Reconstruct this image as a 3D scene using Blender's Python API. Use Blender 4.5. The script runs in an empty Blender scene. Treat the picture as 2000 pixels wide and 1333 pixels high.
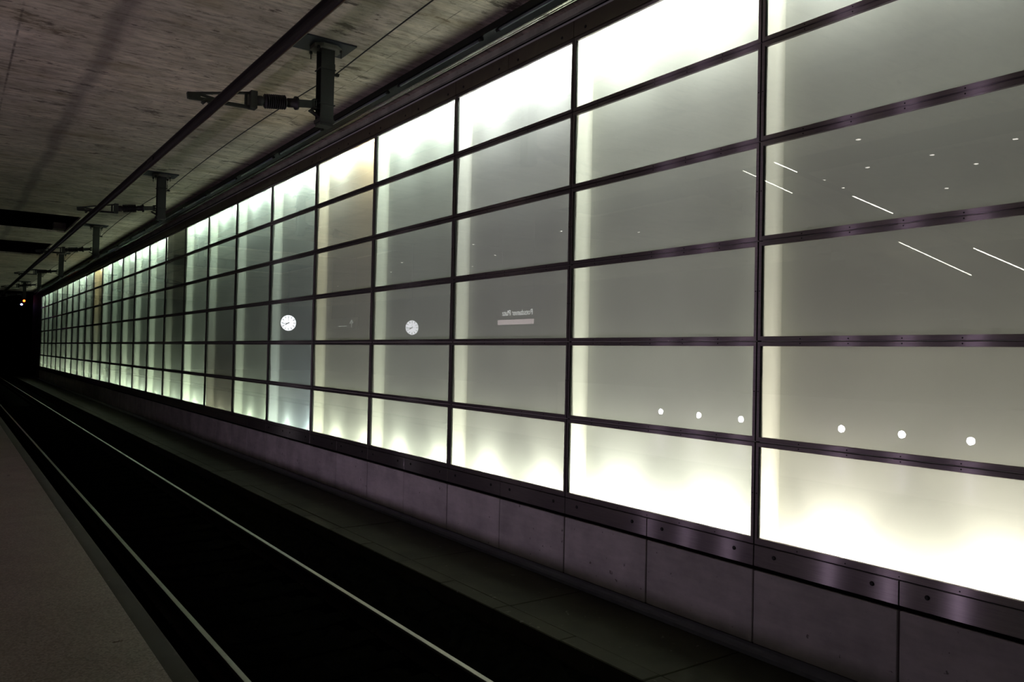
import bpy, math, random
from mathutils import Vector, Matrix
random.seed(7)
scene = bpy.context.scene
COL = scene.collection

# ------------------------------------------------------------------ camera, world, exposure
# world: X towards the glass wall, Y along the track, Z up; 0 = top of the running rails
ZC = 2.446                       # eye height above the rails
cam_d = bpy.data.cameras.new('camera')
cam = bpy.data.objects.new('camera', cam_d)
COL.objects.link(cam)
cr = Vector((0.8145244, -0.5797426, 0.02117823))
cu = Vector((-0.02780596, -0.00255056, 0.99961009))
cf = Vector((0.57946253, 0.81479569, 0.01819779))
cam.matrix_world = Matrix(((cr.x, cu.x, -cf.x, 0), (cr.y, cu.y, -cf.y, 0), (cr.z, cu.z, -cf.z, ZC), (0, 0, 0, 1)))
cam_d.sensor_width = 36.0
cam_d.lens = 1555.0 / 2000.0 * 36.0
cam_d.clip_start = 0.05
cam_d.clip_end = 500
scene.camera = cam

world = bpy.data.worlds.new('world')
world.use_nodes = True
world.node_tree.nodes['Background'].inputs[0].default_value = (0.6, 0.55, 0.62, 1)
world.node_tree.nodes['Background'].inputs[1].default_value = 0.0
scene.world = world

scene.view_settings.view_transform = 'Standard'
scene.view_settings.look = 'None'
scene.view_settings.exposure = 0.0
scene.view_settings.gamma = 1.0
scene.view_settings.use_curve_mapping = False
scene.cycles.max_bounces = 10
scene.cycles.diffuse_bounces = 4
scene.cycles.adaptive_threshold = 0.03
scene.cycles.transparent_max_bounces = 12
scene.cycles.caustics_reflective = False
scene.cycles.caustics_refractive = False

# light levels
CAV_WIDE = 1.0          # scallop spots in the wall cavity, W
CAV_BEAM = 1.0          # added long-throw strips in the wall cavity, W
WALL_LIGHT = 15.0       # round lights in the plinth, W
DOWN_LIGHT = 3.0       # downlights of the platform, W

# ------------------------------------------------------------------ measured dimensions
D = 5.53                 # outer face of the panel wall
T0, L, H = 4.2376, 2.47846, 0.83896
H4 = 0.16267             # rail between 4th and 5th row, above the eye
GLASS_TOP, GLASS_BOT = 3.46, -1.472
NK0, NK1 = -2, 24        # columns of panels
CEIL = 3.954 + ZC
PLAT = -1.686 + ZC
WALK = -2.40 + ZC
def zz(z): return z + ZC
def tk(k): return T0 + k * L
Y_END = tk(NK1 + 1)

ORD = ['first', 'second', 'third', 'fourth', 'fifth', 'sixth', 'seventh', 'eighth', 'ninth', 'tenth', 'eleventh', 'twelfth', 'thirteenth', 'fourteenth', 'fifteenth', 'sixteenth', 'seventeenth', 'eighteenth', 'nineteenth', 'twentieth', 'twenty-first', 'twenty-second', 'twenty-third', 'twenty-fourth', 'twenty-fifth', 'twenty-sixth', 'twenty-seventh']

# ------------------------------------------------------------------ mesh helpers
class MB:
    def __init__(self): self.v = []; self.f = []; self.sm = []
    def add(self, vs, fs, smooth=False):
        b = len(self.v); self.v += [tuple(p) for p in vs]
        for f in fs: self.f.append(tuple(i + b for i in f)); self.sm.append(smooth)
        return self
    def box(self, x0, x1, y0, y1, z0, z1):
        vs = [(x0,y0,z0),(x1,y0,z0),(x1,y1,z0),(x0,y1,z0),(x0,y0,z1),(x1,y0,z1),(x1,y1,z1),(x0,y1,z1)]
        return self.add(vs, [(0,3,2,1),(4,5,6,7),(0,1,5,4),(1,2,6,5),(2,3,7,6),(3,0,4,7)])
    def cbox(self, x0, x1, y0, y1, z0, z1, c=0.006):
        """box with every edge chamfered"""
        vs = []; idx = {}
        for sx in (0,1):
            for sy in (0,1):
                for sz in (0,1):
                    for ax in range(3):
                        p = [x1 if sx else x0, y1 if sy else y0, z1 if sz else z0]
                        for o, (s) in enumerate((sx, sy, sz)):
                            if o != ax: p[o] += -c if s else c
                        idx[(sx,sy,sz,ax)] = len(vs); vs.append(p)
        # vertex (..., ax): lies on the face planes normal to ax, inset along the other two
        fs = []
        for ax in range(3):
            a, b = [i for i in range(3) if i != ax]
            for s in (0,1):
                q = []
                for (sa, sb) in ((0,0),(1,0),(1,1),(0,1)):
                    k = [0,0,0]; k[ax] = s; k[a] = sa; k[b] = sb
                    q.append(idx[(*k, ax)])
                flip = (s == 0) != (ax == 1)
                fs.append(tuple(reversed(q)) if flip else tuple(q))
        for ax in range(3):       # edges running along ax
            a, b = [i for i in range(3) if i != ax]
            for sa in (0,1):
                for sb in (0,1):
                    k0 = [0,0,0]; k1 = [0,0,0]
                    k0[ax] = 0; k1[ax] = 1; k0[a] = k1[a] = sa; k0[b] = k1[b] = sb
                    q = (idx[(*k0,a)], idx[(*k1,a)], idx[(*k1,b)], idx[(*k0,b)])
                    fs.append(q)
        for sx in (0,1):
            for sy in (0,1):
                for sz in (0,1):
                    fs.append(tuple(idx[(sx,sy,sz,ax)] for ax in range(3)))
        return self.add(vs, fs)
    def prism(self, prof, y0, y1, smooth=False, axis='Y'):
        """closed profile of (x, z) extruded along Y"""
        n = len(prof)
        vs = [(x, y0, z) for x, z in prof] + [(x, y1, z) for x, z in prof]
        if axis == 'X': vs = [(y, x, z) for x, y, z in vs]
        b = len(self.v)
        self.add(vs, [], smooth)
        for i in range(n):
            j = (i + 1) % n
            self.f.append((b+i, b+j, b+n+j, b+n+i)); self.sm.append(smooth)
        self.f.append(tuple(b+i for i in reversed(range(n)))); self.sm.append(False)
        self.f.append(tuple(b+n+i for i in range(n))); self.sm.append(False)
        return self
    def lathe(self, prof, o, axis, n=16, smooth=True):
        """profile of (radius, along) turned round an axis through o"""
        a = Vector(axis).normalized()
        u = a.orthogonal().normalized(); w = a.cross(u)
        o = Vector(o); b = len(self.v)
        for r, h in prof:
            for i in range(n):
                t = 2*math.pi*i/n
                self.v.append(tuple(o + a*h + (u*math.cos(t) + w*math.sin(t))*r))
        for k in range(len(prof)-1):
            for i in range(n):
                j = (i+1) % n
                self.f.append((b+k*n+i, b+k*n+j, b+(k+1)*n+j, b+(k+1)*n+i)); self.sm.append(smooth)
        self.f.append(tuple(b+i for i in reversed(range(n)))); self.sm.append(False)
        self.f.append(tuple(b+(len(prof)-1)*n+i for i in range(n))); self.sm.append(False)
        return self
    def rod(self, p0, p1, r, n=8):
        p0 = Vector(p0); p1 = Vector(p1)
        return self.lathe([(r, 0), (r, (p1-p0).length)], p0, p1-p0, n)
    def tube(self, pts, r, n=8):
        pts = [Vector(p) for p in pts]; b = len(self.v)
        for i, p in enumerate(pts):
            d = (pts[min(i+1, len(pts)-1)] - pts[max(i-1, 0)]).normalized()
            u = d.cross(Vector((0,0,1))); u = u.normalized() if u.length > 1e-4 else Vector((1,0,0)); w = d.cross(u)
            for k in range(n):
                t = 2*math.pi*k/n
                self.v.append(tuple(p + (u*math.cos(t) + w*math.sin(t))*r))
        for i in range(len(pts)-1):
            for k in range(n):
                j = (k+1) % n
                self.f.append((b+i*n+k, b+i*n+j, b+(i+1)*n+j, b+(i+1)*n+k)); self.sm.append(True)
        self.f.append(tuple(b+k for k in range(n))); self.sm.append(False)
        self.f.append(tuple(b+(len(pts)-1)*n+k for k in reversed(range(n)))); self.sm.append(False)
        return self
    def bar(self, p0, p1, wy, h):
        """rectangular bar between two points of the XZ plane, width wy in Y, depth h"""
        p0 = Vector(p0); p1 = Vector(p1); d = (p1-p0).normalized()
        n = Vector((-d.z, 0, d.x)) * h/2; y = Vector((0, wy/2, 0))
        vs = [p0-n-y, p1-n-y, p1-n+y, p0-n+y, p0+n-y, p1+n-y, p1+n+y, p0+n+y]
        return self.add(vs, [(0,3,2,1),(4,5,6,7),(0,1,5,4),(1,2,6,5),(2,3,7,6),(3,0,4,7)])
    def mesh(self, name, mat):
        me = bpy.data.meshes.new(name)
        me.from_pydata(self.v, [], self.f)
        me.validate()
        if len(me.polygons) == len(self.sm):
            me.polygons.foreach_set('use_smooth', self.sm)
        me.materials.append(mat)
        import bmesh
        bm = bmesh.new(); bm.from_mesh(me); bmesh.ops.recalc_face_normals(bm, faces=bm.faces); bm.to_mesh(me); bm.free()
        me.update()
        return me
    def build(self, name, mat, parent=None, loc=(0,0,0)):
        return put(name, self.mesh(name, mat), parent, loc)

def put(name, me, parent=None, loc=(0,0,0)):
    o = bpy.data.objects.new(name, me); COL.objects.link(o)
    o.location = loc
    if parent is not None: o.parent = parent
    return o
def tag(o, label=None, cat=None, group=None, kind=None):
    if label: o['label'] = label
    if cat: o['category'] = cat
    if group: o['group'] = group
    if kind: o['kind'] = kind
    return o
def struct(o, label=None, cat=None):
    return tag(o, label, cat, None, 'structure')
def empty(name, loc=(0,0,0)):
    o = bpy.data.objects.new(name, None); COL.objects.link(o); o.location = loc; o.empty_display_size = 0.2
    return o
def copy_tree(o, parent=None):
    c = o.copy(); COL.objects.link(c)
    if parent is not None: c.parent = parent
    for ch in list(o.children): copy_tree(ch, c)
    return c
def lamp(name, kind, loc, direction, power, color, parent=None, **kw):
    ld = bpy.data.lights.new(name, kind); ld.energy = power; ld.color = color
    for k, v in kw.items(): setattr(ld, k, v)
    o = bpy.data.objects.new(name, ld); COL.objects.link(o)
    o.location = loc
    z = -Vector(direction).normalized(); y = Vector((0, 1, 0)); y = (y - z * y.dot(z))
    y = y.normalized() if y.length > 1e-3 else Vector((1, 0, 0)); x = y.cross(z)
    o.rotation_euler = Matrix((x, y, z)).transposed().to_euler()
    if parent is not None: o.parent = parent
    return o

# ------------------------------------------------------------------ materials
def newmat(name):
    m = bpy.data.materials.new(name); m.use_nodes = True
    nt = m.node_tree; b = nt.nodes['Principled BSDF']
    return m, nt, b
def N(nt, t, **kw):
    n = nt.nodes.new(t)
    for k, v in kw.items(): setattr(n, k, v)
    return n
def pos_map(nt, scale=(1,1,1)):
    g = N(nt, 'ShaderNodeNewGeometry'); mp = N(nt, 'ShaderNodeMapping')
    mp.inputs['Scale'].default_value = scale
    nt.links.new(g.outputs['Position'], mp.inputs['Vector'])
    return mp.outputs[0]
def noise(nt, vec, scale, detail=4, rough=0.55):
    n = N(nt, 'ShaderNodeTexNoise'); n.inputs['Scale'].default_value = scale
    n.inputs['Detail'].default_value = detail; n.inputs['Roughness'].default_value = rough
    nt.links.new(vec, n.inputs['Vector']); return n.outputs['Fac']
def ramp(nt, fac, stops):
    r = N(nt, 'ShaderNodeValToRGB'); e = r.color_ramp.elements
    while len(e) < len(stops): e.new(0.5)
    for el, (p, c) in zip(e, stops): el.position = p; el.color = (*c, 1) if len(c) == 3 else c
    nt.links.new(fac, r.inputs[0]); return r.outputs[0]
def mix(nt, fac, a, b, mode='MIX'):
    m = N(nt, 'ShaderNodeMix', data_type='RGBA', blend_type=mode)
    for s, v in ((m.inputs[0], fac), (m.inputs[6], a), (m.inputs[7], b)):
        if hasattr(v, 'is_linked') or hasattr(v, 'links'): nt.links.new(v, s)
        elif isinstance(v, (int, float)): s.default_value = v
        else: s.default_value = (*v, 1)
    return m.outputs[2]
def bump(nt, b, h, strength=0.2, dist=0.01):
    n = N(nt, 'ShaderNodeBump'); n.inputs['Strength'].default_value = strength; n.inputs['Distance'].default_value = dist
    nt.links.new(h, n.inputs['Height']); nt.links.new(n.outputs[0], b.inputs['Normal'])
def plain(name, col, rough=0.5, metal=0.0, var=0.12, vscale=6.0):
    m, nt, b = newmat(name)
    v = noise(nt, pos_map(nt), vscale)
    lo = tuple(c*(1-var) for c in col); hi = tuple(min(1, c*(1+var)) for c in col)
    nt.links.new(ramp(nt, v, [(0.3, lo), (0.7, hi)]), b.inputs['Base Color'])
    b.inputs['Roughness'].default_value = rough; b.inputs['Metallic'].default_value = metal
    return m
def emit(name, col, strength):
    m, nt, b = newmat(name)
    b.inputs['Base Color'].default_value = (*[c*0.5 for c in col], 1)
    b.inputs['Emission Color'].default_value = (*col, 1); b.inputs['Emission Strength'].default_value = strength
    return m

def m_ceiling():
    m, nt, b = newmat('board_marked_concrete')
    g = N(nt, 'ShaderNodeNewGeometry')
    base = noise(nt, pos_map(nt), 0.55, 5, 0.6)
    col = ramp(nt, base, [(0.3, (0.42, 0.37, 0.30)), (0.52, (0.64, 0.575, 0.475)), (0.75, (0.80, 0.715, 0.61))])
    # formwork boards: long bricks laid along X
    br = N(nt, 'ShaderNodeTexBrick'); br.offset = 0.37; br.inputs['Scale'].default_value = 1.0
    br.inputs['Brick Width'].default_value = 2.6; br.inputs['Row Height'].default_value = 0.165
    br.inputs['Mortar Size'].default_value = 0.004; br.inputs['Mortar Smooth'].default_value = 0.6; br.inputs['Bias'].default_value = 0
    br.inputs['Color1'].default_value = (0.70, 0.70, 0.70, 1); br.inputs['Color2'].default_value = (1.15, 1.13, 1.10, 1); br.inputs['Mortar'].default_value = (0.72, 0.7, 0.68, 1)
    wob = noise(nt, pos_map(nt), 1.3, 2)
    ad = N(nt, 'ShaderNodeVectorMath', operation='MULTIPLY_ADD')
    nt.links.new(wob, ad.inputs[0]); ad.inputs[1].default_value = (0.0, 0.02, 0); nt.links.new(g.outputs['Position'], ad.inputs[2])
    nt.links.new(ad.outputs[0], br.inputs['Vector'])
    col = mix(nt, 0.5, col, br.outputs['Color'], 'MULTIPLY')
    # grain streaks along X
    st = noise(nt, pos_map(nt, (1.0, 6.5, 1)), 2.4, 8, 0.7)
    col = mix(nt, 1.0, col, ramp(nt, st, [(0.32, (0.52, 0.50, 0.46)), (0.50, (0.95, 0.95, 0.95)), (0.75, (1.22, 1.2, 1.17))]), 'MULTIPLY')
    mo = noise(nt, pos_map(nt, (1, 1.6, 1)), 5.5, 6, 0.7)
    col = mix(nt, 0.9, col, ramp(nt, mo, [(0.34, (0.70, 0.68, 0.65)), (0.5, (1, 1, 1)), (0.7, (1.12, 1.11, 1.1))]), 'MULTIPLY')
    # voids and scabs, dark
    v1 = noise(nt, pos_map(nt, (1.2, 3.0, 1)), 2.6, 8, 0.74)
    col = mix(nt, ramp(nt, v1, [(0.585, (0,0,0)), (0.65, (0.9,0.9,0.9))]), col, (0.11, 0.085, 0.065))
    v2 = noise(nt, pos_map(nt, (1, 2.2, 1)), 0.9, 9, 0.72)
    col = mix(nt, ramp(nt, v2, [(0.59, (0,0,0)), (0.64, (0.85,0.85,0.85))]), col, (0.075, 0.058, 0.045))
    # rust-brown and greenish stains
    s1 = noise(nt, pos_map(nt, (0.7, 1.5, 1)), 1.1, 4)
    col = mix(nt, ramp(nt, s1, [(0.52, (0,0,0)), (0.72, (0.55,0.55,0.55))]), col, (0.30, 0.235, 0.13))
    # wavy darker stripe and formwork joints along Y
    sp = N(nt, 'ShaderNodeSeparateXYZ'); nt.links.new(g.outputs['Position'], sp.inputs[0])
    wx = N(nt, 'ShaderNodeMath', operation='MULTIPLY_ADD'); nt.links.new(noise(nt, pos_map(nt, (0, 1, 0)), 0.45, 3), wx.inputs[0]); wx.inputs[1].default_value = 0.28; nt.links.new(sp.outputs[0], wx.inputs[2])
    def line(x, w, soft):
        s = N(nt, 'ShaderNodeMath', operation='SUBTRACT'); nt.links.new(wx.outputs[0] if soft else sp.outputs[0], s.inputs[0]); s.inputs[1].default_value = x
        a = N(nt, 'ShaderNodeMath', operation='ABSOLUTE'); nt.links.new(s.outputs[0], a.inputs[0])
        r = N(nt, 'ShaderNodeMapRange'); nt.links.new(a.outputs[0], r.inputs[0])
        r.inputs[1].default_value = w*0.3; r.inputs[2].default_value = w; r.inputs[3].default_value = 1; r.inputs[4].default_value = 0
        return r.outputs[0]
    def scaled(v, k):
        q = N(nt, 'ShaderNodeMath', operation='MULTIPLY'); nt.links.new(v, q.inputs[0])
        if isinstance(k, float): q.inputs[1].default_value = k
        else: nt.links.new(k, q.inputs[1])
        return q.outputs[0]
    col = mix(nt, scaled(line(1.75, 0.16, True), 0.5), col, (0.13, 0.11, 0.10))
    brk = ramp(nt, noise(nt, pos_map(nt, (1, 3, 1)), 1.6, 5), [(0.38, (0,0,0)), (0.6, (0.8,0.8,0.8))])
    for x, w in ((0.63, 0.02), (4.72, 0.009)):
        col = mix(nt, scaled(line(x, w, False), brk), col, (0.07, 0.055, 0.045))
    nt.links.new(col, b.inputs['Base Color']); b.inputs['Roughness'].default_value = 0.85
    bump(nt, b, st, 0.35, 0.006)
    return m

def m_steel(name, col, rough, aniso, tangent=(0,1,0)):
    """brushed steel: anisotropic highlight, brush lines along the tangent"""
    m, nt, b = newmat(name)
    out = [n for n in nt.nodes if n.type == 'OUTPUT_MATERIAL'][0]
    n1 = noise(nt, pos_map(nt, (1, 1.2, 30)), 4, 4)
    lo = tuple(c*0.82 for c in col)
    cc = ramp(nt, n1, [(0.3, lo), (0.7, col)])
    g = N(nt, 'ShaderNodeBsdfAnisotropic'); nt.links.new(cc, g.inputs['Color'])
    g.inputs['Roughness'].default_value = rough; g.inputs['Anisotropy'].default_value = aniso
    c = N(nt, 'ShaderNodeCombineXYZ')
    for i in range(3): c.inputs[i].default_value = tangent[i]
    nt.links.new(c.outputs[0], g.inputs['Tangent'])
    nt.links.new(cc, b.inputs['Base Color']); b.inputs['Roughness'].default_value = 0.45; b.inputs['Metallic'].default_value = 0.6
    ms = N(nt, 'ShaderNodeMixShader'); ms.inputs[0].default_value = 0.78
    nt.links.new(b.outputs[0], ms.inputs[1]); nt.links.new(g.outputs[0], ms.inputs[2]); nt.links.new(ms.outputs[0], out.inputs[0])
    return m

def m_glass():
    m, nt, b = newmat('clear_green_glass'); nt.nodes.remove(b)
    out = [n for n in nt.nodes if n.type == 'OUTPUT_MATERIAL'][0]
    lw = N(nt, 'ShaderNodeLayerWeight'); lw.inputs['Blend'].default_value = 0.5
    p = N(nt, 'ShaderNodeMath', operation='POWER'); nt.links.new(lw.outputs['Facing'], p.inputs[0]); p.inputs[1].default_value = 5
    f = N(nt, 'ShaderNodeMath', operation='MULTIPLY_ADD'); nt.links.new(p.outputs[0], f.inputs[0]); f.inputs[1].default_value = 0.955; f.inputs[2].default_value = 0.045
    # the glass body takes a little more red the flatter one looks through it
    tint = ramp(nt, lw.outputs['Facing'], [(0.25, (0.965, 0.975, 0.955)), (0.8, (0.87, 0.945, 0.885))])
    t = N(nt, 'ShaderNodeBsdfTransparent'); nt.links.new(tint, t.inputs[0])
    g = N(nt, 'ShaderNodeBsdfGlossy'); g.inputs['Roughness'].default_value = 0.0; g.inputs[0].default_value = (1, 1, 1, 1)
    tr = N(nt, 'ShaderNodeBsdfTranslucent'); tr.inputs[0].default_value = (0.85, 0.9, 0.85, 1)
    fr = N(nt, 'ShaderNodeMixShader'); fr.inputs[0].default_value = 0.06
    nt.links.new(t.outputs[0], fr.inputs[1]); nt.links.new(tr.outputs[0], fr.inputs[2])
    ms = N(nt, 'ShaderNodeMixShader')
    nt.links.new(f.outputs[0], ms.inputs[0]); nt.links.new(fr.outputs[0], ms.inputs[1]); nt.links.new(g.outputs[0], ms.inputs[2])
    nt.links.new(ms.outputs[0], out.inputs[0])
    return m

def m_slab(name, a, bcol, pits=True):
    m, nt, b = newmat(name)
    n1 = noise(nt, pos_map(nt), 2.2, 6, 0.6)
    col = ramp(nt, n1, [(0.28, a), (0.72, bcol)])
    n3 = noise(nt, pos_map(nt, (1, 1, 5)), 3.5, 6, 0.65)
    col = mix(nt, 0.5, col, ramp(nt, n3, [(0.3, (0.75,0.75,0.75)), (0.7, (1.1,1.1,1.1))]), 'MULTIPLY')
    if pits:
        n2 = noise(nt, pos_map(nt), 14, 3, 0.5)
        col = mix(nt, ramp(nt, n2, [(0.70, (0,0,0)), (0.74, (0.8,0.8,0.8))]), col, (0.10, 0.085, 0.08))
    oi = N(nt, 'ShaderNodeObjectInfo')
    col = mix(nt, 0.6, col, ramp(nt, oi.outputs['Random'], [(0, (0.86,0.86,0.86)), (1, (1.06,1.05,1.06))]), 'MULTIPLY')
    nt.links.new(col, b.inputs['Base Color']); b.inputs['Roughness'].default_value = 0.75
    bump(nt, b, n1, 0.25, 0.004)
    return m

def m_platform():
    m, nt, b = newmat('terrazzo_paving')
    v = N(nt, 'ShaderNodeTexVoronoi'); v.inputs['Scale'].default_value = 90; nt.links.new(pos_map(nt), v.inputs['Vector'])
    sp = ramp(nt, v.outputs['Color'], [(0.15, (0.10, 0.077, 0.062)), (0.5, (0.18, 0.147, 0.125)), (0.9, (0.28, 0.235, 0.205))])
    n1 = noise(nt, pos_map(nt), 1.4, 6, 0.6)
    col = mix(nt, 0.7, sp, ramp(nt, n1, [(0.3, (0.75,0.74,0.72)), (0.7, (1.08,1.05,1.04))]), 'MULTIPLY')
    nt.links.new(col, b.inputs['Base Color'])
    n2 = noise(nt, pos_map(nt), 3, 5)
    r = N(nt, 'ShaderNodeMapRange'); nt.links.new(n2, r.inputs[0]); r.inputs[3].default_value = 0.22; r.inputs[4].default_value = 0.42
    nt.links.new(r.outputs[0], b.inputs['Roughness'])
    return m

def m_ballast():
    m, nt, b = newmat('unlit_black_ballast')
    oi = noise(nt, pos_map(nt), 9, 5, 0.7)
    nt.links.new(ramp(nt, oi, [(0.3, (0.0008, 0.0008, 0.0006)), (0.7, (0.003, 0.0028, 0.0022))]), b.inputs['Base Color'])  # near-black tone carries the darkness of the unlit track
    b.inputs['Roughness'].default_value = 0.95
    return m

def no_sheen(m, v=0.0):
    m.node_tree.nodes['Principled BSDF'].inputs['Specular IOR Level'].default_value = v
    return m
M = dict(
    ceiling=m_ceiling(), glass=m_glass(),
    cavity=plain('white_cavity_paint', (0.69, 0.695, 0.67), 0.7, 0, 0.03, 1.5),
    fin=plain('white_fin_paint', (0.76, 0.75, 0.695), 0.6, 0, 0.02, 1.5),
    frame=m_steel('brushed_steel_frame', (0.46, 0.40, 0.42), 0.34, 0.88),
    sill=m_steel('brushed_steel_sheet', (0.44, 0.39, 0.41), 0.32, 0.88),
    fascia=plain('dark_bronze_sheet', (0.135, 0.115, 0.078), 0.5, 0.2),
    concrete=m_slab('precast_concrete', (0.33, 0.305, 0.305), (0.54, 0.495, 0.50)),
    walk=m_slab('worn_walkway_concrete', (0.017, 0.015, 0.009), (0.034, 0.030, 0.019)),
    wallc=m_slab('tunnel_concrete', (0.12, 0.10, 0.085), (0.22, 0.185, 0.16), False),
    upper=m_slab('raw_upper_concrete', (0.36, 0.37, 0.30), (0.70, 0.71, 0.58)),
    unlit_black=plain('unlit_black_concrete', (0.004, 0.004, 0.0035), 0.95),  # near-black tone painted for darkness in tunnel, shafts and track bed
    dark_metal=plain('dark_painted_steel', (0.018, 0.018, 0.016), 0.6, 0.1),
    galv=plain('weathered_galvanised_steel', (0.032, 0.034, 0.029), 0.6, 0.2),
    pale_plate=plain('pale_mortar_pad', (0.15, 0.14, 0.12), 0.8),
    blue_plate=plain('blue_grey_plate', (0.022, 0.026, 0.034), 0.6, 0.1),
    conductor=plain('dull_aluminium_profile', (0.030, 0.025, 0.023), 0.5, 0.3),
    copper=plain('contact_copper', (0.16, 0.10, 0.07), 0.35, 0.8),
    insul=plain('insulator_rubber', (0.014, 0.013, 0.013), 0.55),
    lip=plain('bare_aluminium', (0.86, 0.83, 0.76), 0.10, 1.0, 0.03),
    tube=plain('grey_tube_glass', (0.12, 0.13, 0.16), 0.35),
    conduit=plain('blue_grey_plastic', (0.11, 0.11, 0.15), 0.55),
    railtop=plain('polished_railhead', (0.42, 0.40, 0.35), 0.34, 0.9),
    railside=plain('rusty_rail_steel', (0.012, 0.009, 0.007), 0.8, 0.2),
    platform=m_platform(),
    edge=m_slab('platform_edge_concrete', (0.026, 0.027, 0.015), (0.042, 0.043, 0.026)),
    ballast=m_ballast(),
    sleeper=m_slab('unlit_black_sleeper', (0.0012, 0.0012, 0.001), (0.003, 0.0028, 0.0022), False),  # sleepers take the same painted darkness as the ballast
    screw=plain('black_screw', (0.012, 0.012, 0.012), 0.5, 0.3),
    black=plain('matt_black', (0.012, 0.012, 0.013), 0.6),
    lens=emit('wall_light_lens', (0.93, 0.90, 1.0), 40),
    down=emit('downlight_lens', (1.0, 0.93, 0.86), 9),
    dial=emit('lit_clock_dial', (0.95, 0.93, 1.0), 4.5),
    strip=emit('handrail_strip_light', (1.0, 0.95, 0.85), 26),
    signface=plain('sign_dark_face', (0.02, 0.022, 0.03), 0.6),
    signtext=emit('sign_lettering', (0.9, 0.9, 0.9), 3.5),
    signbar=emit('sign_lit_strip', (1.0, 0.80, 0.83), 2.2),
    dim=emit('way_sign_lettering', (0.8, 0.85, 0.8), 0.8),
    red=emit('red_signal_lens', (1.0, 0.10, 0.01), 12),
    blue=emit('blue_white_signal_lens', (0.35, 0.35, 1.0), 18),
    escal=plain('escalator_steel', (0.10, 0.095, 0.095), 0.4, 0.7),
    tread=plain('escalator_tread', (0.05, 0.05, 0.05), 0.5, 0.5),
)

for n_ in ('unlit_black', 'ballast', 'sleeper'): no_sheen(M[n_])
no_sheen(M['walk'], 0.15); no_sheen(M['railside'], 0.1); no_sheen(M['black'], 0.15); no_sheen(M['wallc'], 0.1)

# ------------------------------------------------------------------ the glass wall
XB = D + 0.235            # back of the light cavity
ZW0, ZW1 = zz(-2.0), zz(3.74)
YA = tk(NK0)
wb = MB().box(XB, XB + 0.12, YA, Y_END, ZW0, ZW1)
wall = struct(wb.build('wall_right', M['cavity']), 'long wall of backlit glass panels along the far side of the track')
cl = MB().box(D + 0.066, XB, YA, Y_END, zz(-2.0), zz(-1.96))
cl.build('cavity_floor', M['cavity'], wall)
cl = MB().box(D + 0.03, XB, YA, Y_END, zz(3.70), zz(3.74))
cl.build('cavity_cover', M['cavity'], wall)
fp = [(D + 0.052, -0.012), (D + 0.052, 0.012)]
FR = 0.06                 # cove added where fin meets back, shaped to soften the brightness step
fp += [(XB - FR + FR * math.sin(t * math.pi / 24), 0.012 + FR - FR * math.cos(t * math.pi / 24)) for t in range(12)]
fp += [(XB - FR + FR * math.sin(t * math.pi / 24), -0.012 - FR + FR * math.cos(t * math.pi / 24)) for t in range(11, -1, -1)]
nf = len(fp); fm = MB()
fm.add([(x, y, zz(-1.705)) for x, y in fp] + [(x, y, zz(3.69)) for x, y in fp], [])
for i in range(nf): fm.f.append((i, (i + 1) % nf, nf + (i + 1) % nf, nf + i)); fm.sm.append(False)
fin_me = fm.mesh('partition_fin', M['fin'])
for k in range(NK0, NK1 + 2): put('partition_fin', fin_me, wall, (0, tk(k), 0))

def rowz(r):            # joint lines of the rows, 0 = top
    if r == 0: return 3.502
    if r == 6: return -1.530
    return H4 + (4 - r) * H
FW, JT = 0.036, 0.005     # frame width, half joint
def frame_mesh(h0, h1, fb, ft):
    """steel frame of one cassette, mitred strips; local origin at its lower right corner line"""
    m = MB()
    y0, y1 = JT, L - JT; z0, z1 = h0 + JT, h1 - JT
    iy0, iy1 = y0 + FW - JT, y1 - FW + JT; iz0, iz1 = z0 + fb, z1 - ft
    xo, xi = -0.004, 0.030
    c = 0.0025
    O = [(y0,z0),(y1,z0),(y1,z1),(y0,z1)]; I = [(iy0,iz0),(iy1,iz0),(iy1,iz1),(iy0,iz1)]
    def off(q, s):
        cy, cz = (y0+y1)/2, (z0+z1)/2
        return [(a + (c if a < cy else -c)*s, b + (c if b < cz else -c)*s) for a, b in q]
    rings = [(xi, O), (xo + c, O), (xo, off(O, 1)), (xo, off(I, -1)), (xo + c, I), (xi, I)]
    vs = [(x, a, b) for x, q in rings for a, b in q]
    fs = []
    for k in range(5):
        for i in range(4):
            j = (i+1) % 4
            fs.append((k*4+i, k*4+j, (k+1)*4+j, (k+1)*4+i))
    for i in range(4):
        j = (i+1) % 4; fs.append((20+i, 20+j, j, i))
    m.add(vs, fs)
    return m.mesh('light_panel', M['frame']), (iy0, iy1, iz0, iz1)
frames = []
for r in range(6):
    zt, zb = rowz(r), rowz(r + 1)
    fme, (a, b_, c_, d_) = frame_mesh(zz(zb), zz(zt), 0.053 if r == 5 else FW, FW)
    gme = MB().box(0.008, 0.016, a - 0.004, b_ + 0.004, c_ - 0.004, d_ + 0.004).mesh('glass_pane', M['glass'])
    frames.append((fme, gme))
for k in range(NK0, NK1 + 1):
    for r in range(6):
        o = put('light_panel', frames[r][0], wall, (D, tk(k), 0))
        put('glass_pane', frames[r][1], o)
# stiffening ledges behind the horizontal joints
led = MB()
led.box(D + 0.03, D + 0.075, 0.02, L - 0.02, -0.02, 0.02)
led_me = led.mesh('back_ledge', M['fin'])
for k in range(NK0, NK1 + 1):
    for r in range(1, 6): put('back_ledge', led_me, wall, (0, tk(k), zz(rowz(r))))
# sheet fillets behind the joints so that no light leaks between the cassettes
jb = MB()
for k in range(NK0, NK1 + 2): jb.box(D + 0.0305, D + 0.034, tk(k) - 0.03, tk(k) + 0.03, zz(-1.53), zz(3.5))
j = jb.build('joint_backing', M['black'], wall); j['kind'] = 'stuff'

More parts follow.
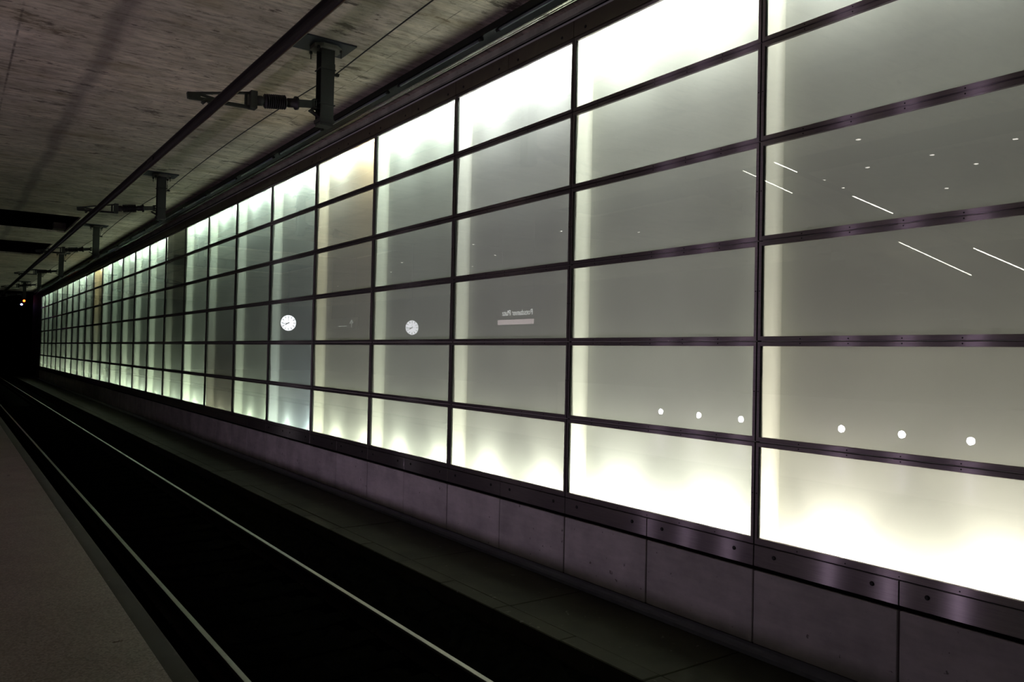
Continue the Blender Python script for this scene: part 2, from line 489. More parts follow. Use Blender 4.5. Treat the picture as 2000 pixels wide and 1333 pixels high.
# half-module sheets above and below, concrete slabs at the foot
HL = L / 2
sill_me = MB().cbox(D - 0.004, D + 0.02, 0.003, HL - 0.003, zz(-1.706), zz(-1.534), 0.003).mesh('sill_panel', M['sill'])
fasc_me = MB().cbox(D - 0.012, D + 0.02, 0.003, HL - 0.003, zz(3.506), zz(3.690), 0.003).mesh('fascia_panel', M['fascia'])
slab_me = MB().cbox(D - 0.005, D + 0.05, 0.007, HL - 0.007, zz(-2.345), zz(-1.742), 0.006).mesh('concrete_slab', M['concrete'])
scr_big = MB().lathe([(0.017, 0), (0.017, 0.005), (0.010, 0.008)], (0,0,0), (-1,0,0), 10).mesh('screw', M['screw'])
for i in range(2*NK0, 2*(NK1 + 1)):
    y = T0 + i * HL
    s = put('sill_panel', sill_me, wall, (0, y, 0))
    f = put('fascia_panel', fasc_me, wall, (0, y, 0))
    put('concrete_slab', slab_me, wall, (random.uniform(-0.003, 0.003), y, 0))
    if i < 10:
        for yy in (0.20, HL - 0.20):
            put('screw', scr_big, s, (D - 0.004, yy, zz(-1.60)))
            put('screw', scr_big, f, (D - 0.012, yy, zz(3.56)))
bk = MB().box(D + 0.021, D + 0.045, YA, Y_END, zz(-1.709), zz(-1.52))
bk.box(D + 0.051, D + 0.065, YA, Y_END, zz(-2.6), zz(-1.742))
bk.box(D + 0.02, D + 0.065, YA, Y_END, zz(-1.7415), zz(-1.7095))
bk.build('base_backing', M['unlit_black'], wall)  # unseen strips added to block cavity light at the joints
MB().box(D + 0.031, D + 0.05, YA, Y_END, zz(3.49), zz(3.699)).build('fascia_backing', M['unlit_black'], wall)
# small screws of the near cassettes
sc = MB()
for k in range(NK0, 4):
    for r in range(1, 7):
        for q in range(1, 6):
            y = tk(k) + q * L / 6
            for dz in ((0.019, -0.019) if r < 6 else (0.026,)):
                sc.lathe([(0.0055, 0), (0.0055, 0.002)], (D - 0.004, y, zz(rowz(r) + dz)), (-1,0,0), 6, False)
    for r in range(6):
        zm = zz((rowz(r) + rowz(r+1)) / 2)
        for dy in (0.02, -0.02): sc.lathe([(0.0055, 0), (0.0055, 0.002)], (D - 0.004, tk(k) + dy, zm), (-1,0,0), 6, False)
tag(sc.build('frame_screws', M['screw'], wall), kind='stuff')

# structural wall behind, the strip above the fascia and the bare wall beyond the panels
MB().box(D + 0.20, D + 0.40, YA, Y_END, zz(3.745), zz(3.874)).build('gap_shade_strip', M['unlit_black'], wall)  # black strip put in for the shade above the fascia
sw = MB().box(D + 0.16, D + 0.40, YA, Y_END, zz(3.875), CEIL - 0.001)
struct(sw.build('wall_right_upper', M['upper']), 'narrow strip of raw concrete between the glass wall and the ceiling')
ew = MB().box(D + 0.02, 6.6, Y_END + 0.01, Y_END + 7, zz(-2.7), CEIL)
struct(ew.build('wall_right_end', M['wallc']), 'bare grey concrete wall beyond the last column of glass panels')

# ------------------------------------------------------------------ lamps in the cavity
G, W_, Y_ = (0.86, 1.0, 0.88), (1.0, 0.985, 0.95), (1.0, 0.96, 0.80)
def blend(a, b, t): return tuple(x*(1-t) + y*t for x, y in zip(a, b))
top_pow = {-2: .7, -1: .75, 0: 1.15, 1: 1.15, 2: 1.1, 3: 1.1, 4: 1.0, 5: .9, 6: .75, 7: .75, 8: 0, 9: .7, 10: .8, 11: .55, 12: .5,
           13: .75, 14: .4, 15: .3, 16: .75, 17: .55, 18: .6, 19: .2, 20: .6, 21: .1, 22: .8, 23: .55, 24: .6}
bot_pow = {-2: .76, -1: .74, 0: .74, 1: .54, 2: .46, 3: .46, 4: .36, 5: .33, 6: .06, 7: .40, 8: 0.27, 9: 0.29, 10: 0.27, 11: 0.34, 12: 0.26,
           13: 0.24, 14: 0.27, 15: 0.29, 16: 0.24, 17: 0.20, 18: 0.34, 19: 0.23, 20: 0.20, 21: 0.20, 22: 0.20, 23: 0.20, 24: 0.27}
top_col = {-2: W_, -1: (0.97, 1, .93), 0: (.97, 1, .93), 1: (.98, .99, 1), 2: (.93, 1, .93), 3: (1, .96, .85), 4: (.9, 1, .93), 5: (.88, 1, .93), 12: (.8, 1, .85), 14: (1, .75, .42)}
bot_col = {-2: (1, .94, .80), -1: (1, .94, .80), 0: (1, .985, .86), 1: (1, .97, .84), 2: (1, .98, .84), 3: (1, .97, .80), 4: (.92, 1, .98), 6: (1, .88, .66)}
throw = {-2: .42, -1: .38, 0: .50, 1: .24, 2: .20, 3: .14, 4: .14, 5: .14, 6: .12, 7: .14, 8: .08, 9: .08, 10: .06}   # share of the added long-throw strip, tuned for fins and middle rows
for k in range(NK0, NK1 + 1):
    tp, bp = top_pow[k], bot_pow[k]
    tc = top_col.get(k, G); bc = bot_col.get(k, (0.93, 1.0, 0.80))
    far = (2.1, 2.7, 0.75) if k >= 9 else ((1.5, 1.9, 0.9) if k >= 6 else (1, 1, 1))      # tube and beam gains by column, tuned for row brightness
    for end, pw, c in (('top', tp, tc), ('bottom', bp, bc)):
        if pw <= 0: continue
        up = 1 if end == 'bottom' else -1
        z = zz(-1.86) if end == 'bottom' else zz(3.64)
        for j, fy in enumerate((0.25, 0.75)):
            p2, c2 = pw, c
            if end == 'top' and k == 3 and j == 0: c2 = (1.0, 0.74, 0.45)
            if end == 'bottom' and k == 4 and j == 0: c2 = (0.80, 0.90, 1.0)
            lamp('cavity_tube', 'AREA', (D + 0.115, tk(k) + fy * L, z), (0.22, 0, 1.0 * up), CAV_WIDE * (42 if end == 'bottom' else 23) * p2 * far[0 if end == 'top' else 1], c2, wall,
                 shape='RECTANGLE', size=0.03, size_y=0.58 if end == 'bottom' else 0.80)
            lamp('cavity_fill_beam', 'SPOT', (D + 0.09, tk(k) + fy * L, z), (0.09, 0, 1.0 * up), CAV_WIDE * (92 if end == 'bottom' else 36 if k <= 2 else 20) * p2 * far[2], c2, wall,
                 spot_size=math.radians(62), spot_blend=1.0, shadow_soft_size=0.03)  # extra spot added to carry light further along the cavity
        lamp('cavity_fill_strip', 'AREA', (D + 0.125, tk(k) + L / 2, z), (0.03, 0, up), CAV_BEAM * 34 * (pw if end == 'top' else pw * 1.35) * throw.get(k, 0.04), c, wall,
             shape='RECTANGLE', size=0.05, size_y=L * 0.9, spread=math.radians(100))

# ------------------------------------------------------------------ ceiling
C0, C1 = -16.0, 6.6
YB, YE = -8.0, 68.5
holes = [(-3.75, -2.25, 4.6, 17.0), (-3.0, 3.28, 27.5, 31.7), (-3.0, 3.28, 35.5, 40.5)]
cb = MB(); y = YB
for (x0, x1, y0, y1) in holes:
    cb.box(C0, C1, y, y0, CEIL, CEIL + 0.06)
    cb.box(C0, x0, y0, y1, CEIL, CEIL + 0.06); cb.box(x1, C1, y0, y1, CEIL, CEIL + 0.06)
    y = y1
cb.box(C0, C1, y, YE, CEIL, CEIL + 0.06)
ceil = struct(cb.build('ceiling', M['ceiling']), 'board-marked raw concrete ceiling over the track and platform')
for i, (x0, x1, y0, y1) in enumerate(holes):
    h = 4.5 if i == 0 else 1.6
    s = MB()
    zb = CEIL + 0.062
    s.box(x0 - 0.1, x0, y0 - 0.1, y1 + 0.1, zb, zb + h); s.box(x1, x1 + 0.1, y0 - 0.1, y1 + 0.1, zb, zb + h)
    s.box(x0, x1, y0 - 0.1, y0, zb, zb + h); s.box(x0, x1, y1, y1 + 0.1, zb, zb + h)
    s.box(x0 - 0.1, x1 + 0.1, y0 - 0.1, y1 + 0.1, zb + h, zb + h + 0.1)
    s.build('ceiling_shaft', M['unlit_black'], ceil)  # black inside painted for the darkness of the opening
MB().box(2.90, 3.27, 31.25, 31.69, CEIL + 0.07, CEIL + 0.28).build('ceiling_upstand', M['wallc'], ceil)
# tunnel beyond the hall, its darkness put into the black colour
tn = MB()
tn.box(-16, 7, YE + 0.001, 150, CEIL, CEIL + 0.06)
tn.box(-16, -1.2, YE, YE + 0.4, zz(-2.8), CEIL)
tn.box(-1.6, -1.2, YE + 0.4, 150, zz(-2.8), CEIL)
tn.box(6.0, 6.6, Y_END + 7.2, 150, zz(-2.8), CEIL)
struct(tn.build('wall_end', M['unlit_black']), 'black unlit mouth of the running tunnel at the far end')

# ------------------------------------------------------------------ platform
PE = 0.986
pf = MB().prism([(-16, PLAT - 0.9), (PE - 0.10, PLAT - 0.9), (PE - 0.10, PLAT - 0.12), (PE - 0.004, PLAT - 0.12), (PE - 0.004, PLAT), (-16, PLAT)], YB, YE)
flo = struct(pf.build('floor', M['platform']), 'brown speckled terrazzo platform floor with a straight track edge')
ed = MB().prism([(PE - 0.095, PLAT - 0.95), (PE + 0.06, PLAT - 0.95), (PE + 0.06, PLAT - 0.16), (PE + 0.105, PLAT - 0.10), (PE + 0.118, PLAT - 0.02), (PE + 0.112, PLAT - 0.008), (PE + 0.10, PLAT - 0.004), (PE - 0.003, PLAT - 0.004), (PE - 0.003, PLAT - 0.125), (PE - 0.095, PLAT - 0.125)], YB, YE)
struct(ed.build('trim_1', M['edge']), 'narrow dark greenish coping along the platform edge')

# ------------------------------------------------------------------ track bed, walkway
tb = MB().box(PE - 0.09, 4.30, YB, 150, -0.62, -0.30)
struct(tb.build('track_bed', M['unlit_black']), 'black track bed between platform and walkway')
bed = bpy.data.objects['track_bed']
sl_me = MB().prism([(-1.28, -0.30), (1.28, -0.30), (1.28, -0.185), (0.95, -0.165), (0.55, -0.165), (0.40, -0.195), (-0.40, -0.195), (-0.55, -0.165), (-0.95, -0.165), (-1.28, -0.185)], -0.13, 0.13).mesh('sleeper', M['sleeper'])
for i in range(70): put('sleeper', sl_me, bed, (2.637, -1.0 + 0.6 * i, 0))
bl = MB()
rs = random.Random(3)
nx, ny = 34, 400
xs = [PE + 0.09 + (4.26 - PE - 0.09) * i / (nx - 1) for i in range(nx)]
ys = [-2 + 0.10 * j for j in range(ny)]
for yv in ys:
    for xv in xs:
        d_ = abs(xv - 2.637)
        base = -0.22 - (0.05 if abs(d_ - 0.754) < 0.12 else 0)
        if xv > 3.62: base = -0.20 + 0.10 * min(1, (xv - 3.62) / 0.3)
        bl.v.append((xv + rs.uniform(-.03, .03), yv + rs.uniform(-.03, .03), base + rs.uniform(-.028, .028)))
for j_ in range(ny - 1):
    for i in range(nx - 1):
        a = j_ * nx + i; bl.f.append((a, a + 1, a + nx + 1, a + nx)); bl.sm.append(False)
tag(bl.build('ballast', M['ballast']), 'near-black crushed stone around the sleepers', 'ballast', None, 'stuff')

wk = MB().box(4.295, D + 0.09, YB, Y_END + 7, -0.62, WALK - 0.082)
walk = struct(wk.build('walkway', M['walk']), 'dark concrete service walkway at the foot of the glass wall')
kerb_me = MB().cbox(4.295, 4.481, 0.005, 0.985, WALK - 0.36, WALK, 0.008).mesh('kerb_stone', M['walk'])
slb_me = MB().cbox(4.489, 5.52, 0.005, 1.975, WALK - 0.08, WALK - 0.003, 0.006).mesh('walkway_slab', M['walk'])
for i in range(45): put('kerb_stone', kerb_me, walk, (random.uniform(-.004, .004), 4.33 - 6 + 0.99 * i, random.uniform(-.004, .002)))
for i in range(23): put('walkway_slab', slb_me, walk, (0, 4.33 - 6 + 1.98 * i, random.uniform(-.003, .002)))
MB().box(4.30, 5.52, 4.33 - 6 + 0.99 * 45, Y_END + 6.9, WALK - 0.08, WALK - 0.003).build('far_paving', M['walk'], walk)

cd = MB().prism([(D - 0.135 + 0.0, WALK - 0.003), (D - 0.13, WALK + 0.028), (D - 0.115, WALK + 0.05), (D - 0.09, WALK + 0.062), (D - 0.03, WALK + 0.064), (D - 0.008, WALK + 0.055), (D - 0.008, WALK - 0.003)], -6, Y_END + 6)
tag(cd.build('cable_duct', M['conduit']), 'long blue-grey cable duct lying along the foot of the concrete slabs', 'cable duct')

# ------------------------------------------------------------------ running rails
rail_prof = [(-0.075, -0.172), (0.075, -0.172), (0.075, -0.160), (0.012, -0.140), (0.009, -0.060), (0.034, -0.040), (0.036, -0.012), (0.029, -0.002), (0.022, 0.0), (-0.022, 0.0), (-0.029, -0.002), (-0.036, -0.012), (-0.034, -0.040), (-0.009, -0.060), (-0.012, -0.140), (-0.075, -0.160)]
head_prof = [(0.0225, -0.0005), (0.020, 0.0012), (-0.020, 0.0012), (-0.0225, -0.0005)]
clip_me = MB().box(-0.10, 0.10, -0.08, 0.08, -0.195, -0.172).box(0.05, 0.09, -0.03, 0.03, -0.172, -0.15).box(-0.09, -0.05, -0.03, 0.03, -0.172, -0.15).mesh('rail_fastening', M['railside'])
for x, lab in ((1.883, 'steel running rail nearest the platform edge'), (3.390, 'steel running rail nearest the walkway under the glass wall')):
    rr = empty('running_rail', (x, 0, 0)); tag(rr, lab, 'rail', 'running rails of the track')
    MB().prism(rail_prof, -4, 140).build('rail_body', M['railside'], rr)
    MB().prism(head_prof, -4, 140).build('rail_head', M['railtop'], rr)
    for i in range(40): put('rail_fastening', clip_me, rr, (0, -1.0 + 0.6 * i, 0))

# ------------------------------------------------------------------ overhead conductor rail
CX, CZ = 2.513, zz(2.86)
cr_ = empty('conductor_rail', (CX, 0, CZ)); tag(cr_, 'long dark overhead conductor rail slung under the ceiling above the track', 'conductor rail')
cp = [(-0.044, 0.055), (-0.044, 0.047), (-0.012, 0.042), (-0.016, 0.012), (-0.030, -0.018), (-0.022, -0.042), (-0.008, -0.052), (0.008, -0.052), (0.022, -0.042), (0.030, -0.018), (0.016, 0.012), (0.012, 0.042), (0.044, 0.047), (0.044, 0.055)]
cp = [(x * 1.08, z * 1.08) for x, z in cp]
MB().prism(cp, -4, 100).build('profile', M['conductor'], cr_)
MB().prism([(-0.006, -0.0565), (-0.004, -0.066), (0.004, -0.066), (0.006, -0.0565)], -4, 100).build('contact_wire', M['copper'], cr_)
fish = MB().box(-0.034, -0.020, -0.20, 0.20, 0.0, 0.044).box(0.020, 0.034, -0.20, 0.20, 0.0, 0.044).mesh('joint_plate', M['conductor'])
for i in range(6): put('joint_plate', fish, cr_, (0, 3.6 + 9.6 * i, 0))

# ------------------------------------------------------------------ catenary supports
def make_support():
    root = empty('conductor_support', (3.90, 0, CEIL))
    zc = CEIL - ZC
    def z(v): return v - zc
    def x(v): return v - 3.90
    MB().cbox(x(3.53), x(4.22), -0.25, 0.25, -0.024, 0.0, 0.003).build('ceiling_plate', M['blue_plate'], root)
    oc = [(-0.16,-0.08),(-0.08,-0.16),(0.08,-0.16),(0.16,-0.08),(0.16,0.08),(0.08,0.16),(-0.08,0.16),(-0.16,0.08)]
    m = MB(); m.add([(a*1.15, b, -0.07) for a, b in oc] + [(a*1.15, b, -0.024) for a, b in oc], [tuple(range(7,-1,-1)), tuple(range(8,16))] + [(i, (i+1)%8, 8+(i+1)%8, 8+i) for i in range(8)])
    m.build('flange_plate', M['pale_plate'], root)
    for sx in (-0.15, 0.155):
        for sy in (-0.13, 0.13):
            MB().lathe([(0.006, -0.17), (0.006, -0.10), (0.02, -0.10), (0.02, -0.07)], (sx, sy, 0), (0,0,1), 6, False).build('anchor_bolt', M['dark_metal'], root)
    zb = z(2.985)
    p = MB()                          # H-section shaft, closed box at the foot
    p.box(-0.088, 0.088, -0.088, -0.074, zb, -0.06); p.box(-0.088, 0.088, 0.074, 0.088, zb, -0.06); p.box(-0.006, 0.075, -0.0735, 0.0735, zb, -0.06)
    p.build('post', M['galv'], root)
    MB().box(-0.10, 0.10, -0.10, 0.10, z(2.94), z(2.985)).box(-0.085, 0.085, -0.085, 0.085, z(2.90), z(2.94)).build('foot_plate', M['dark_metal'], root)
    for zc_, t in ((z(3.62), 0.012), (z(3.165), 0.012)):
        MB().box(-0.105, 0.105, -0.100, -0.089, zc_, zc_ + t).box(-0.105, 0.105, 0.089, 0.100, zc_, zc_ + t).box(-0.105, -0.089, -0.089, 0.089, zc_, zc_ + t).box(0.089, 0.105, -0.089, 0.089, zc_, zc_ + t).build('clamp_band', M['dark_metal'], root)
    # clamp holding the earth cable on the wall side
    MB().box(0.09, 0.18, -0.02, 0.02, z(3.585), z(3.60)).box(0.13, 0.18, -0.035, 0.035, z(3.60), z(3.615)).rod((0.125, 0, z(3.60)), (0.125, 0, z(3.74)), 0.007).build('cable_clamp', M['dark_metal'], root)
    # arm, slightly rising towards the wall
    def az(v): return z(2.955 + 0.138 * (v - 2.25))
    def P(v, dz=0.0): return (x(v), 0, az(v) + dz)
    b = MB()
    b.bar(P(3.735, 0.055), P(3.82, 0.055), 0.10, 0.016); b.bar(P(3.735, -0.055), P(3.82, -0.055), 0.10, 0.016)
    b.bar(P(3.74, -0.055), P(3.74, 0.055), 0.10, 0.014) if False else None
    b.box(x(3.735), x(3.748), -0.05, 0.05, az(3.74) - 0.06, az(3.74) + 0.06)
    b.box(x(3.765), x(3.778), -0.05, 0.05, az(3.77) - 0.06, az(3.77) + 0.06)
    b.bar(P(3.70, -0.075), P(3.84, -0.165), 0.08, 0.018)
    b.build('hinge_bracket', M['dark_metal'], root)
    MB().bar(P(3.53), P(3.735), 0.06, 0.085).build('arm_stub', M['galv'], root)
    i0, i1 = Vector(P(3.02)), Vector(P(3.54)); ln = (i1 - i0).length
    pr = [(0.062, 0), (0.062, 0.07), (0.048, 0.09)]
    n = 10
    for q in range(n):
        s = 0.10 + 0.27 * q / n
        pr += [(0.048, s), (0.090, s + 0.010), (0.090, s + 0.015), (0.048, s + 0.020)]
    pr += [(0.048, 0.39), (0.058, 0.40), (0.058, ln - 0.03), (0.085, ln - 0.03), (0.085, ln)]
    MB().lathe(pr, i0, i1 - i0, 14).build('insulator', M['insul'], root)
    MB().box(x(2.94), x(3.02), -0.06, 0.06, az(2.98) - 0.105, az(2.98) + 0.105).build('head_block', M['galv'], root)
    c = MB()
    c.bar(P(2.24, 0.035), P(2.94, 0.088), 0.05, 0.022)
    c.bar(P(2.24, -0.012), P(2.96, -0.088), 0.05, 0.036)
    c.bar(P(2.22, 0.012), P(2.36, 0.012), 0.06, 0.07)
    c.bar(P(2.36, 0.03), P(2.60, -0.03), 0.04, 0.022)
    c.bar(P(2.90, -0.088), P(2.90, 0.088), 0.04, 0.03)
    c.build('arm_fork', M['dark_metal'], root)
    h = MB()
    h.box(x(2.513) - 0.058, x(2.513) + 0.058, -0.035, 0.035, z(2.922), z(2.932)); h.box(x(2.513) - 0.02, x(2.513) + 0.02, -0.02, 0.02, z(2.932), z(2.98))
    h.build('rail_clamp', M['dark_metal'], root)
    MB().rod((x(2.38), -0.03, z(2.89)), (x(2.42), -0.03, z(2.935)), 0.02).build('clamp_screw', M['dark_metal'], root)
    return root
sup = make_support()
sup_labels = ['nearest dark steel post with ribbed insulator arm holding the conductor rail', 'second nearest dark steel post with insulator arm holding the conductor rail',
              'third nearest dark post and insulator arm, right of the larger ceiling opening', 'fourth dark post and insulator arm, beyond both ceiling openings',
              'fifth dark post and insulator arm, small, second from the far end of the ceiling', 'farthest tiny dark post and arm, just above the red signal light']
pys = [9.77 + 9.6 * i for i in range(6)]
for i, py in enumerate(pys):
    o = sup if i == 0 else copy_tree(sup)
    o.location = (3.90, py, CEIL)
    tag(o, sup_labels[i], 'catenary support', 'posts carrying the overhead conductor rail')

# earth cable slung from post to post
pts = []
yy0 = [pys[0] - 9.6] + pys
for a, b in zip(yy0[:-1], yy0[1:]):
    for s in range(12):
        t = s / 12; pts.append((4.055, a + (b - a) * t, zz(3.625 + 0.10 * 4 * t * (1 - t))))
pts.append((4.055, yy0[-1], zz(3.625)))
tag(MB().tube(pts, 0.0085, 6).build('earth_cable', M['dark_metal']), 'thin dark cable running from post to post under the ceiling', 'cable')

# ------------------------------------------------------------------ cable tray with bright lip and unlit tubes
TZ = 3.80
ct = empty('cable_tray', (5.208, 0, zz(TZ))); tag(ct, 'long black ceiling tray with a bright metal lip above the glass wall', 'cable tray')
MB().prism([(-0.11, 0.0), (0.085, 0.0), (0.085, 0.085), (0.079, 0.085), (0.079, 0.006), (-0.104, 0.006), (-0.104, 0.085), (-0.11, 0.085)], -3, Y_END + 1).build('tray_channel', M['black'], ct)
# aluminium lip: two polished strips, tilt shaped to mirror the lit panels, groove between
def lip_arc(x0, z0, a0, a1, ln, n=7):
    pts = []; x, z = x0, z0
    for i in range(n + 1):
        a = math.radians(a0 + (a1 - a0) * i / n)
        pts.append((x, z)); x += math.cos(a) * ln / n; z -= math.sin(a) * ln / n
    return pts + [(p[0] + 0.001, p[1] + 0.004) for p in reversed(pts)]
for nm_, pr_ in (('tray_lip', lip_arc(0.0875, -0.003, 16.5, 13.2, 0.034)), ('tray_bead', lip_arc(0.127, -0.014, 16, 13.4, 0.016, 4))):
    MB().prism(pr_, -3, Y_END + 1, True).build(nm_, M['lip'], ct)
hg = MB().box(0.0, 0.06, -0.006, 0.006, 0.0855, CEIL - zz(TZ)).mesh('tray_hanger', M['black'])
for i in range(24): put('tray_hanger', hg, ct, (0, 0.5 + 2.8 * i, 0))
def make_tube():
    r = empty('tube_lamp', (5.125, 0, zz(TZ - 0.028)))
    MB().lathe([(0.018, 0.06), (0.018, 2.10)], (0,0,0), (0,1,0), 12).build('glass_tube', M['tube'], r)
    for y0, y1 in ((0.0, 0.06), (2.10, 2.16)):
        MB().lathe([(0.022, y0), (0.022, y1)], (0,0,0), (0,1,0), 10).build('end_cap', M['black'], r)
    return r
tl = make_tube()
for i in range(-1, 24):
    o = tl if i == -1 else copy_tree(tl)
    o.location = (5.125, 7.95 + 2.47 * i, zz(TZ - 0.023))
    tag(o, 'unlit grey tube lamp under the black ceiling tray, %s of its row from the camera' % ORD[i + 1], 'lamp', 'unlit tube lamps under the ceiling tray')

# ------------------------------------------------------------------ signal at the far end
sg = empty('track_signal', (4.972, 75.0, zz(3.42))); tag(sg, 'small hanging track signal glowing red above blue-white in the dark tunnel', 'signal')
MB().rod((0, 0.1, 0.24), (0, 0.1, CEIL - zz(3.42)), 0.03).build('hanger_pipe', M['dark_metal'], sg)
MB().cbox(-0.22, 0.22, 0.0, 0.20, -0.30, 0.30, 0.02).build('signal_case', M['black'], sg)
MB().lathe([(0.085, 0), (0.085, 0.02), (0.05, 0.035)], (0.085, 0, 0.149), (0,-1,0), 14).build('red_lens', M['red'], sg)
MB().lathe([(0.075, 0), (0.075, 0.02), (0.04, 0.035)], (-0.085, 0, -0.149), (0,-1,0), 14).build('white_lens', M['blue'], sg)
for q in ((0.085, 0.149), (-0.085, -0.149)):
    MB().add([(q[0] + 0.11*math.cos(a), yv, q[1] + 0.11*math.sin(a)) for yv in (-0.002, -0.14) for a in [math.pi*i/8 for i in range(9)]], [(i, i+1, i+10, i+9) for i in range(8)]).build('lens_hood', M['black'], sg)

# ------------------------------------------------------------------ platform furniture, seen mirrored in the glass
# plinth wall with round lights beside the escalator
pl = MB().box(-2.75, -2.56, 2.0, 17.0, PLAT, PLAT + 1.0)
plw = struct(pl.build('wall_plinth', M['concrete']), 'low plinth wall beside the escalator on the platform')
def make_wall_light():
    r = empty('wall_light')
    MB().lathe([(0.080, 0), (0.080, 0.008), (0.070, 0.012)], (0,0,0), (1,0,0), 20).build('bezel', M['lip'], r)
    MB().lathe([(0.068, 0.0125), (0.064, 0.016)], (0,0,0), (1,0,0), 20).build('lens', M['lens'], r)
    lamp('wall_light_lamp', 'AREA', (0.03, 0, 0), (1, 0.4, 0.05), WALL_LIGHT, (0.86, 0.66, 0.93), r, shape='DISK', size=0.12, spread=math.radians(170))
    return r
wl = make_wall_light()
for i in (0, 1, 2, 4, 5, 6):
    o = wl if i == 0 else copy_tree(wl)
    o.location = (-2.56, 6.23 + 1.148 * i, zz(-1.235))
    tag(o, 'round bluish white plinth light, mirrored as the %s bright dot from the right' % ORD[i if i < 3 else i - 1], 'light', 'round lights in the plinth')

# escalator with lit handrail strips, rising at 30 degrees
es = empty('escalator', (0, 0, 0)); tag(es, 'escalator rising from the platform with lit strips along its balustrades', 'escalator')
TAN = 0.55
def ez(y, c): return TAN * y + c
for x, c, segs, nm in ((-2.53, -1.545, [(0.6, 3.6), (5.40, 6.20), (7.56, 8.33), (9.52, 10.31)], 1), (-3.55, -2.15, [(1.6, 4.4), (6.7, 8.0), (10.35, 11.65), (11.72, 12.1)], -1)):
    y0, y1 = 0.3, 14.5
    m = MB(); d = 0.03 * nm
    prof = [(y0, zz(ez(y0, c))), (y1, zz(ez(y1, c))), (y1, zz(ez(y1, c)) + 0.10), (y0, zz(ez(y0, c)) + 0.10)]
    m.prism(prof, x - 0.025, x + 0.025, axis='X')
    m.build('handrail', M['black'], es)
    pts_ = [(y0, zz(ez(y0, c)) - 0.75), (y1, zz(ez(y1, c)) - 0.75), (y1, zz(ez(y1, c)) - 0.002), (y0, zz(ez(y0, c)) - 0.002)]
    MB().prism(pts_, x - 0.006, x + 0.006, axis='X').build('balustrade', M['glass'], es)
    for (a, b) in segs:
        q = [(a, zz(ez(a, c)) + 0.035), (b, zz(ez(b, c)) + 0.035), (b, zz(ez(b, c)) + 0.050), (a, zz(ez(a, c)) + 0.050)]
        MB().prism(q, x + 0.026, x + 0.036, axis='X').build('light_strip', M['strip'], es)
for i in range(44):
    y = 1.3 + i * 0.30; c = -2.75
    z0 = zz(ez(y, c))
    if z0 < PLAT - 0.15: continue
    MB().box(-3.50, -2.58, y, y + 0.31, z0, z0 + 0.165).build('step', M['tread'], es)

# downlights set into the ceiling
def make_down():
    r = empty('downlight')
    MB().lathe([(0.07, 0), (0.07, -0.006), (0.048, -0.010)], (0,0,0), (0,0,1), 18).build('trim_ring', M['lip'], r)
    MB().lathe([(0.044, -0.0105), (0.040, -0.014)], (0,0,0), (0,0,1), 18).build('lens', M['down'], r)
    lamp('downlight_lamp', 'SPOT', (0, 0, -0.03), (0, 0, -1), DOWN_LIGHT, (1.0, 0.80, 0.72), r, spot_size=math.radians(125), spot_blend=0.6, shadow_soft_size=0.04)
    return r
dl = make_down()
spots = sorted([(-3.95, 6.19), (-3.95, 7.62), (-5.25, 7.42), (-3.97, 8.92), (-4.32, 10.14), (-5.32, 10.31), (-7.05, 8.86), (-1.95, 7.9), (-6.2, 3.2), (-6.2, 13.5), (-4.6, 19.5), (-6.5, 18.0), (-6.5, 26.0), (-6.5, 35.0), (-5.0, 31.0), (-4.2, 24.0), (-8.0, 30.0), (-8.0, 45.0)], key=lambda p: p[1])
for i, (x, y) in enumerate(spots):
    o = dl if i == 0 else copy_tree(dl)
    o.location = (x, y, CEIL)
    tag(o, 'small round downlight flush in the platform ceiling, %s in order of distance' % ORD[i], 'light', 'downlights over the platform')

# station clocks
def make_clock(r0):
    r = empty('station_clock')
    MB().lathe([(r0*0.97, 0), (r0*1.06, 0.01), (r0*1.06, 0.13), (r0*0.97, 0.14)], (0, -0.07, 0), (0,1,0), 36).build('case', M['black'], r)
    MB().lathe([(r0*0.95, -0.0705), (r0*0.94, -0.074)], (0,0,0), (0,1,0), 36).build('dial', M['dial'], r)
    hm = MB()
    for i in range(12):
        a = i * math.pi / 6; ca, sa = math.cos(a), math.sin(a)
        w, l0, l1 = r0*0.035, r0*0.62, r0*0.88
        vs = []
        for y in (-0.0745, -0.078):
            for u, v in ((-w, l0), (w, l0), (w, l1), (-w, l1)): vs.append((u*ca + v*sa, y, -u*sa + v*ca))
        hm.add(vs, [(0,1,2,3),(7,6,5,4),(0,4,5,1),(1,5,6,2),(2,6,7,3),(3,7,4,0)])
    hm.build('hour_marks', M['black'], r)
    for nm, ang, ln, w in (('hour_hand', 120, 0.50, 0.045), ('minute_hand', 100, 0.80, 0.03), ('second_hand', 2, 0.72, 0.012)):
        a = math.radians(ang); ca, sa = math.cos(a), math.sin(a); vs = []
        for y in (-0.079, -0.083):
            for u, v in ((-w*r0, -0.12*r0), (w*r0, -0.12*r0), (w*r0, ln*r0), (-w*r0, ln*r0)): vs.append((u*ca + v*sa, y, -u*sa + v*ca))
        MB().add(vs, [(0,1,2,3),(7,6,5,4),(0,4,5,1),(1,5,6,2),(2,6,7,3),(3,7,4,0)]).build(nm, M['black'], r)
    return r
for x, y, z, r0, lab in ((-2.54, 25.43, 0.925, 0.27, 'round lit station clock, nearer one, mirrored in the panel left of the name sign'),
                         (-2.54, 38.1, 1.36, 0.40, 'round lit station clock, farther one, mirrored four columns left of the name sign')):
    c = make_clock(r0); c.location = (x, y, zz(z)); tag(c, lab, 'clock', 'hanging station clocks')
    MB().rod((0, 0, r0*1.06), (0, 0, CEIL - zz(z) - 0.02), 0.025).lathe([(0.09, CEIL - zz(z) - 0.02), (0.09, CEIL - zz(z))], (0,0,0), (0,0,1), 12).build('hanger', M['dark_metal'], c)

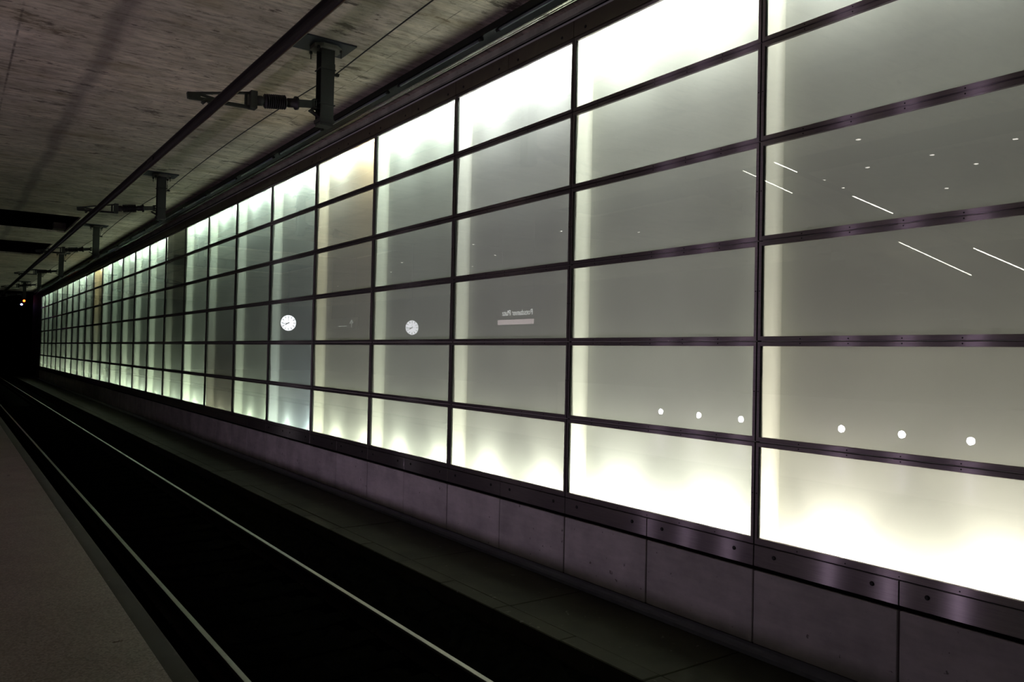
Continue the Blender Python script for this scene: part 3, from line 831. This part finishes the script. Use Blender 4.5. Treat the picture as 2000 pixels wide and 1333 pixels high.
def text_mesh(txt, size, name, mat, parent, loc, align='CENTER', depth=0.004):
    cu_ = bpy.data.curves.new('lettering', 'FONT'); cu_.body = txt; cu_.size = size; cu_.extrude = depth; cu_.align_x = align
    cu_.resolution_u = 3
    t = bpy.data.objects.new('tmp', cu_); COL.objects.link(t)
    dg = bpy.context.evaluated_depsgraph_get(); dg.update()
    me = bpy.data.meshes.new_from_object(t.evaluated_get(dg)); me.name = name
    bpy.data.objects.remove(t); me.materials.clear(); me.materials.append(mat)
    o = put(name, me, parent, loc)
    o.rotation_euler = (math.pi/2, 0, math.pi/2)      # faces +X, reads along +Y
    return o
ns = empty('name_sign', (-2.54, 19.0, zz(1.08))); tag(ns, 'dark hanging station sign with white lettering over a lit pinkish strip, mirrored in the glass', 'sign')
MB().cbox(-0.08, 0.0, -1.05, 1.05, -0.22, 0.34, 0.01).build('sign_case', M['signface'], ns)
text_mesh('Potsdamer Platz', 0.235, 'lettering', M['signtext'], ns, (0.006, -0.08, 0.105))
MB().box(0.001, 0.012, -0.90, 0.90, -0.165, -0.02).build('lit_strip', M['signbar'], ns)
for s in (-0.8, 0.8):
    MB().rod((-0.04, s, 0.34), (-0.04, s, CEIL - zz(1.08)), 0.010).build('hanger', M['black'], ns)
ws = empty('exit_sign', (-2.54, 31.6, zz(1.18))); tag(ws, 'dim dark direction sign with a thin white arrow hanging beyond the name sign', 'sign')
MB().cbox(-0.08, 0.0, -1.6, 1.6, -0.25, 0.25, 0.01).build('sign_case', M['signface'], ws)
ar = MB()
ar.box(0.001, 0.006, -1.02, -0.98, -0.16, 0.14)
for s in (-1, 1): ar.add([(xx, -1.0 + s*a, b) for xx in (0.001, 0.006) for a, b in ((0, 0.17), (0, 0.11), (0.13, -0.01), (0.17, 0.03))], [(0,1,2,3),(7,6,5,4),(0,4,5,1),(1,5,6,2),(2,6,7,3),(3,7,4,0)])
ar.build('arrow', M['dim'], ws)
MB().box(0.001, 0.005, -0.55, 0.35, -0.115, -0.085).build('ruled_line', M['dim'], ws)
for s in (-1.2, 1.2): MB().rod((-0.04, s, 0.25), (-0.04, s, CEIL - zz(1.18)), 0.018).build('hanger', M['dark_metal'], ws)
